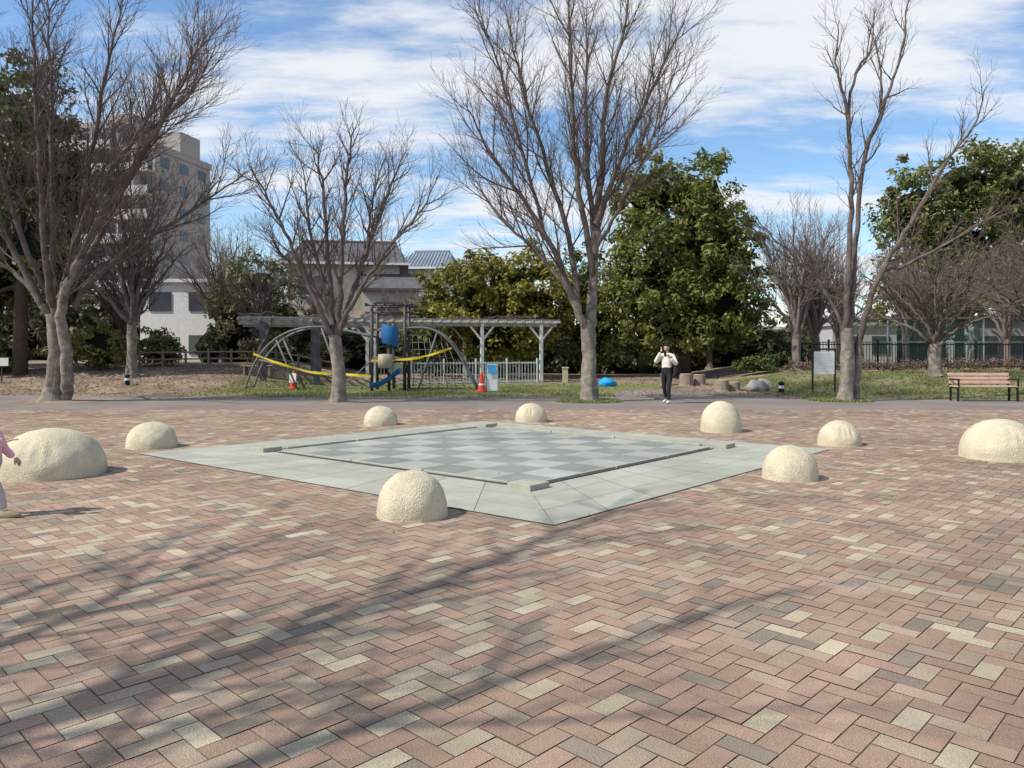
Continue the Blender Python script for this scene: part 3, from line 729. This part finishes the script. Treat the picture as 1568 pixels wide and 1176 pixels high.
g=G(); g.tube([(-.15,.02,.9),(-.15,.3,0)],.015,6); g.tube([(.15,.02,.9),(.15,.3,0)],.015,6); g.obj('legs',M_metal,e)
sx,sy=10.05,24.8; e=empty('information_sign',(sx,sy,H(sx,sy)-.12))
g=G(); 
for s in (-.36,.36): g.box((s,0,.75),(.05,.05,1.6))
g.box((0,0,1.52),(.86,.12,.06)); g.obj('posts',mat('sign_post',(.06,.045,.035),.7,.2,4),e)
g=G(); g.box((0,-.03,1.08),(.66,.03,.74)); g.obj('board',M_white,e,bevel=.005)
g=G()
for i in range(9): g.box((-.04*(i%3),-.048,1.36-.065*i),(.5-.08*(i%3),.004,.008))
g.obj('lettering',mat('ink',(.5,.5,.52),.8),e)
e=empty('small_sign',(-18.9,28.5,H(-18.9,28.5)),.1); g=G(); g.tube([(0,0,0),(0,0,.8)],.025,6); g.obj('post',M_metal,e); g=G(); g.box((0,-.04,.78),(.5,.03,.3)); g.obj('panel',M_white,e)
e=empty('park_bench',(13.35,21.75,H(13.35,21.75)),-.03); g=G(); k=G()
for i in range(4): g.box((0,-.16+.115*i,.42),(1.72,.095,.035))
for i in range(3): g.box((0,.24+.035*i,.53+.11*i),(1.72,.03,.09),0,rx=-.25)
g.obj('slats',M_bench,e,bevel=.008)
for s in (-.82,.82):
    k.box((s,-.17,.21),(.05,.05,.42)); k.box((s,.22,.21),(.05,.05,.42)); k.box((s,.03,.385),(.05,.46,.04)); k.box((s,.30,.62),(.05,.04,.46),0,rx=-.25); k.box((s,.0,.62),(.055,.48,.035)); k.box((s,-.2,.52),(.04,.04,.2))
k.obj('frame',M_black,e,bevel=.006)
def stump(x,y,r,h):
    g=G()
    prof=[(r*1.2,0),(r*1.02,.08),(r,h*.5),(r*.98,h-.02),(r*.93,h)]; g.lathe(prof,20)
    g.V=[(a*(1+.06*noise.noise(Vector((a*6,b_*6,x)))),b_*(1+.06*noise.noise(Vector((b_*6,a*6,x)))),c) for a,b_,c in g.V]; g.M[-1]=1
    g.obj('tree_stump',[M_wood,mat('stump_top',(.45,.36,.25),.9,.15,8)],smooth=False,loc=(x,y,H(x,y)-.02))
for s in ((7.25,26.6,.24,.42),(7.75,26.9,.22,.34),(6.9,30.5,.26,.5),(7.5,30.8,.24,.45),(6.2,31,.22,.5)): stump(*s)
def boulder(x,y,r,sd):
    g=G(); g.ell((0,0,r[2]*.7),r,0,18,12,lambda v:v*(1+.3*noise.noise(v*1.6+Vector((sd,0,0)))+.08*noise.noise(v*5+Vector((sd,0,0))))); g.obj('boulder',M_stone,smooth=True,loc=(x,y,H(x,y)-.03))
boulder(8.35,26.2,(.36,.3,.26),2); boulder(8.9,26.8,(.2,.2,.18),5); boulder(9.1,27.9,(.25,.2,.15),8)
def bollard(x,y):
    e=empty('bollard_light',(x,y,H(x,y))); g=G(); g.lathe([(.085,0),(.085,.3),(.1,.32),(.1,.36),(.02,.4)],14); g.obj('post',M_black,e,True); g=G(); g.lathe([(.09,.17),(.09,.26)],14); g.obj('band',M_white,e)
bollard(8.75,25.0); bollard(-13.9,27.8)
g=G(); g.box((0,0,.3),(.22,.22,.6)); g.box((0,0,.63),(.28,.28,.06)); g.obj('stone_pillar',M_beige,loc=(2.25,32.5,H(2.25,32.5)),bevel=.01)
g=G(); g.ell((0,0,.12),(.34,.26,.2),0,18,10,lambda v:v*(1+.35*noise.noise(v*2.5))); g.obj('blue_tarp',mat('tarp',(.02,.32,.62),.5,.15,6),smooth=True,loc=(3.75,30.2,H(3.75,30.2)))
g=G(); g.box((0,0,.42),(1.3,.4,.05)); g.box((-.5,0,.2),(.08,.36,.4)); g.box((.5,0,.2),(.08,.36,.4)); g.obj('wooden_bench_seat',M_wood,loc=(-10.1,30.6,H(-10.1,30.6)),bevel=.01)
for x,y,h in ((-14.5,55,8.5),(25.5,50,9.5),(-27,58,9)):
    g=G(); g.tube([(0,0,0),(0,0,h)],[.17,.11],10); g.box((0,0,h-.5),(1.7,.09,.09)); g.box((0,0,h-1.2),(1.3,.09,.09)); g.lathe([(.22,h-2.6),(.22,h-1.8)],10,(.35,0,0)); g.obj('utility_pole',M_gal,loc=(x,y,0))

# ------------------------------------------------------------ people
def skinmesh(name,J,E,mats,parent,root,sub=2):
    names=list(J); idx={n_:i for i,n_ in enumerate(names)}
    me=bpy.data.meshes.new(name); me.from_pydata([J[n_][0] for n_ in names],[(idx[a],idx[b_]) for a,b_,_ in E],[])
    o=bpy.data.objects.new(name,me); COL.objects.link(o)
    sk=o.modifiers.new('s','SKIN'); ss=o.modifiers.new('u','SUBSURF'); ss.levels=sub; ss.render_levels=sub
    sv=me.skin_vertices[0].data
    for n_ in names:
        r=J[n_][1]; sv[idx[n_]].radius=r if isinstance(r,tuple) else (r,r)
        sv[idx[n_]].use_root=(n_==root)
    dg=bpy.context.evaluated_depsgraph_get(); dg.update()
    m2=bpy.data.meshes.new_from_object(o.evaluated_get(dg)); bpy.data.objects.remove(o)
    for m_ in mats: m2.materials.append(m_)
    segs=[(Vector(J[a][0]),Vector(J[b_][0]),k) for a,b_,k in E]
    for p in m2.polygons:
        c=p.center; best=1e9;bk=0
        for a,b_,k in segs:
            ab=b_-a; t=max(0,min(1,(c-a).dot(ab)/max(1e-9,ab.length_squared))); d=(a+ab*t-c).length
            if d<best: best=d;bk=k
        p.material_index=bk; p.use_smooth=True
    o=bpy.data.objects.new(name,m2); COL.objects.link(o); o.parent=parent; return o
def head(parent,c,s,yaw=0,pitch=0,longhair=False):
    rot=Matrix.Rotation(yaw,3,'Z')@Matrix.Rotation(pitch,3,'X')
    def f(v):
        v=v.copy()
        if v.z<0: k=1-.28*(-v.z)**1.3; v.x*=k; v.y*=(1-.12*(-v.z))
        if v.y>.6 and abs(v.x)<.22 and -.25<v.z<.12: v.y+=.18*(1-abs(v.x)/.22)*(1-abs(v.z+.1)/.25)
        if v.y>.6 and .05<v.z<.2 and .2<abs(v.x)<.5: v.y-=.05
        return v
    g=G(); c=Vector(c)
    g.ell(c,(.078*s,.098*s,.118*s),0,28,20,f,rot)
    for sg in (-1,1):
        q=c+rot@Vector((sg*.03*s,.088*s,.012*s)); g.ell(q,(.011*s,.007*s,.007*s),1,8,6,None,rot)
        q=c+rot@Vector((sg*.078*s,-.005*s,-.005*s)); g.ell(q,(.012*s,.02*s,.03*s),0,8,6,None,rot)
        q=c+rot@Vector((sg*.03*s,.092*s,.03*s)); g.box(q,(.024*s,.006*s,.004*s),1)
    q=c+rot@Vector((0,.089*s,-.055*s)); g.ell(q,(.02*s,.006*s,.006*s),2,8,6,None,rot)
    g.obj('head',[M_skin,M_hair,mat('lips',(.42,.17,.14),.6)],parent,True)
    h=G()
    def fh(v):
        v=v.copy()
        if v.y>.25 and v.z<.45: v=v*.86
        elif v.z<-.35: v=v*(.8 if not longhair else 1)
        return v*(1+.04*noise.noise(v*6))
    h.ell(c+rot@Vector((0,-.008*s,.012*s)),(.089*s,.106*s,.125*s),0,28,20,fh,rot)
    if longhair: h.ell(c+rot@Vector((0,-.06*s,-.08*s)),(.075*s,.05*s,.13*s),0,16,12,None,rot)
    h.obj('hair',M_hair,parent,True)
def hand(parent,w,d,up,s=1.0,curl=.5,name='hand'):
    w=Vector(w); d=Vector(d).normalized(); up=Vector(up); up=(up-d*up.dot(d)).normalized(); side=d.cross(up)
    g=G(); M3=Matrix((side,d,up)).transposed()
    g.ell(w+d*.045*s,(.04*s,.05*s,.016*s),0,12,8,None,M3)
    for i,(off,l) in enumerate(((-.028,.066),(-.010,.076),(.009,.070),(.027,.055))):
        b0=w+d*.08*s+side*off*s; c=curl*(.8+.15*i)
        p1=b0+(d*math.cos(c*.5)-up*math.sin(c*.5))*l*.45*s; p2=p1+(d*math.cos(c*1.2)-up*math.sin(c*1.2))*l*.32*s; p3=p2+(d*math.cos(c*1.8)-up*math.sin(c*1.8))*l*.23*s
        g.tube([b0-d*.02*s,b0,p1,p2,p3],[.0085*s,.009*s,.0085*s,.0078*s,.005*s],7)
    b0=w+d*.03*s-side*.03*s; p1=b0+(d*.7-side*.7)*.032*s; p2=p1+(d*.9-side*.3-up*.2)*.028*s
    g.tube([b0,p1,p2],[.012*s,.010*s,.006*s],7)
    g.obj(name,M_skin,parent,True)
def shoe(parent,a,yaw,s,m_,name='shoe'):
    g=G(); rot=Matrix.Rotation(yaw,3,'Z')
    def f(v):
        v=v.copy(); v.z=max(v.z,-.55)
        if v.y>0: v.z*=(1-.45*v.y)
        return v
    g.ell(Vector(a)+rot@Vector((0,.055*s,0)),(.046*s,.135*s,.06*s),0,16,12,f,rot); g.obj(name,m_,parent,True)
P1=empty('person',(4.2,20.85,.004),math.radians(148))
J={'pel':((0,0,.86),(.125,.10)),'wai':((0,0,.98),(.14,.11)),'che':((0,0,1.17),(.165,.125)),'sho':((0,-.01,1.29),(.13,.095)),'nek':((0,.0,1.37),.05),'nk2':((0,.015,1.43),.045),
 'lhip':((-.085,0,.80),.095),'rhip':((.085,0,.80),.095),'lkn':((-.10,.13,.47),.062),'rkn':((.09,-.02,.45),.062),'lan':((-.10,.12,.11),.045),'ran':((.10,-.19,.14),.045),
 'lsh':((-.165,-.01,1.28),.074),'rsh':((.165,-.01,1.28),.074),'lel':((-.29,.06,1.05),.062),'rel':((.30,.10,1.10),.062),'lwr':((-.18,.22,1.22),.045),'rwr':((.12,.17,1.38),.042)}
E_=[('pel','wai',0),('wai','che',1),('che','sho',1),('sho','nek',1),('nek','nk2',2),('pel','lhip',0),('pel','rhip',0),('lhip','lkn',0),('rhip','rkn',0),('lkn','lan',0),('rkn','ran',0),('sho','lsh',1),('sho','rsh',1),('lsh','lel',1),('rsh','rel',1),('lel','lwr',1),('rel','rwr',1)]
skinmesh('body',J,E_,[M_bcloth,M_cream,M_skin],P1,'pel')
head(P1,(0,.03,1.50),.92,.2,-.12)
hand(P1,(-.17,.235,1.225),(.35,.3,.8),(0,-1,.3),.95,.7,'left_hand'); hand(P1,(.11,.175,1.395),(-.3,.1,.9),(-.6,-.6,0),.95,.6,'right_hand')
shoe(P1,(-.10,.12,.036),.05,.95,M_shoe,'left_shoe'); shoe(P1,(.10,-.19,.04),-.1,.95,M_shoe,'right_shoe')
g=G(); g.ell((-.26,-.06,.90),(.085,.18,.19),0,18,12,lambda v:Vector((max(-.8,min(.8,v.x)),max(-.85,min(.85,v.y)),max(-.85,min(.85,v.z))))); 
g.tube(smooth_path([(-.25,-.14,1.05),(-.19,-.12,1.2),(-.14,-.02,1.38),(-.18,.10,1.2),(-.25,.04,1.05)],4,0),.012,6); g.obj('shoulder_bag',M_bcloth,P1,True)
g=G(); g.box((-.04,.25,1.35),(.075,.012,.15),0,rx=-.2); g.obj('phone',M_black,P1,bevel=.004)
P2=empty('child',(-4.62,6.8,.012),math.radians(-90))
J={'pel':((0,0,.46),(.088,.08)),'wai':((0,0,.54),(.10,.10)),'che':((0,.0,.65),(.105,.095)),'sho':((0,0,.72),(.085,.07)),'nek':((0,0,.76),.04),'nk2':((0,-.01,.79),.038),
 'lhip':((-.05,0,.42),.062),'rhip':((.05,0,.42),.062),'lkn':((-.06,-.06,.24),.046),'rkn':((.055,.11,.25),.048),'lan':((-.06,-.16,.09),.034),'ran':((.055,.165,.07),.036),
 'lsh':((-.105,0,.71),.048),'rsh':((.105,0,.71),.048),'lel':((-.15,.03,.58),.04),'rel':((.12,.12,.66),.050),'lwr':((-.15,.12,.50),.03),'rwr':((.10,.20,.675),.044)}
skinmesh('body',J,[(a,b_,k) for a,b_,k in E_],[M_gcloth,M_pink,M_skin],P2,'pel')
head(P2,(0,-.03,.86),.84,0,-.1,True)
hand(P2,(.10,.22,.677),(-.1,.95,.3),(0,-.2,1),.62,.35,'right_hand'); hand(P2,(-.15,.13,.495),(0,.6,-.6),(-1,0,0),.62,.5,'left_hand')
shoe(P2,(-.06,-.16,.045),0,.62,M_bshoe,'left_shoe'); shoe(P2,(.055,.175,.025),0,.76,M_bshoe,'right_shoe')

# ------------------------------------------------------------ light, sky, camera
el=math.radians(47); az=math.radians(22)
dvec=Vector((math.cos(az)*math.cos(el),math.sin(az)*math.cos(el),-math.sin(el)))
sd=bpy.data.lights.new('sun','SUN'); sd.energy=4.9; sd.angle=math.radians(.55); sd.color=(1,.955,.885)
so=bpy.data.objects.new('sun',sd); COL.objects.link(so); so.rotation_euler=dvec.to_track_quat('-Z','Y').to_euler(); so.location=(-20,-10,30)
wd=bpy.data.worlds.new('World'); scene.world=wd; wd.use_nodes=True; nt=wd.node_tree; N=nt.nodes; L=nt.links
bg=N['Background']; bg.inputs['Strength'].default_value=.15
sk=N.new('ShaderNodeTexSky'); sk.sky_type='NISHITA'; sk.sun_disc=False; sk.sun_elevation=el; sk.sun_rotation=math.atan2(-dvec.x,-dvec.y); sk.air_density=1.0; sk.dust_density=.5; sk.ozone_density=1.8
hs=N.new('ShaderNodeHueSaturation'); hs.inputs['Saturation'].default_value=1.18; hs.inputs['Value'].default_value=1.22; L.new(sk.outputs[0],hs.inputs['Color'])
tc=N.new('ShaderNodeTexCoord'); sp=N.new('ShaderNodeSeparateXYZ'); L.new(tc.outputs['Generated'],sp.inputs[0])
def mth(op,a,b_=None):
    m_=N.new('ShaderNodeMath'); m_.operation=op
    for i,v in enumerate((a,b_)):
        if v is None: continue
        if isinstance(v,(int,float)): m_.inputs[i].default_value=v
        else: L.new(v,m_.inputs[i])
    return m_.outputs[0]
zz=mth('ADD',mth('MAXIMUM',sp.outputs['Z'],0.0),.14)
cb=N.new('ShaderNodeCombineXYZ'); L.new(mth('DIVIDE',sp.outputs['X'],zz),cb.inputs[0]); L.new(mth('DIVIDE',sp.outputs['Y'],zz),cb.inputs[1])
mp=N.new('ShaderNodeMapping'); mp.inputs['Rotation'].default_value=(0,0,.28); mp.inputs['Scale'].default_value=(.5,1.15,1); mp.inputs['Location'].default_value=(3.1,1.7,0); L.new(cb.outputs[0],mp.inputs[0])
n1=N.new('ShaderNodeTexNoise'); n1.inputs['Scale'].default_value=1.2; n1.inputs['Detail'].default_value=9; n1.inputs['Roughness'].default_value=.56; n1.inputs['Distortion'].default_value=.35; L.new(mp.outputs[0],n1.inputs['Vector'])
n2=N.new('ShaderNodeTexNoise'); n2.inputs['Scale'].default_value=5; n2.inputs['Detail'].default_value=8; n2.inputs['Roughness'].default_value=.62; L.new(mp.outputs[0],n2.inputs['Vector'])
s_=mth('ADD',mth('MULTIPLY',n1.outputs['Fac'],.68),mth('MULTIPLY',n2.outputs['Fac'],.32))
mr=N.new('ShaderNodeMapRange'); mr.interpolation_type='SMOOTHSTEP'; mr.inputs[1].default_value=.45; mr.inputs[2].default_value=.60; mr.inputs[3].default_value=.03; mr.inputs[4].default_value=.94; L.new(s_,mr.inputs[0])
mx=N.new('ShaderNodeMix'); mx.data_type='RGBA'; L.new(mr.outputs[0],mx.inputs[0]); L.new(hs.outputs[0],mx.inputs[6]); mx.inputs[7].default_value=(6.0,6.15,6.4,1)
L.new(mx.outputs[2],bg.inputs['Color'])
cam=bpy.data.cameras.new('camera'); co=bpy.data.objects.new('camera',cam); COL.objects.link(co)
co.location=(0,0,1.5); co.rotation_euler=(math.radians(90),0,0); cam.sensor_width=36; cam.lens=27.05; cam.shift_y=-.035; cam.clip_end=2000; cam.clip_start=.05
scene.camera=co
scene.view_settings.view_transform='Standard'; scene.view_settings.look='None'; scene.view_settings.exposure=0
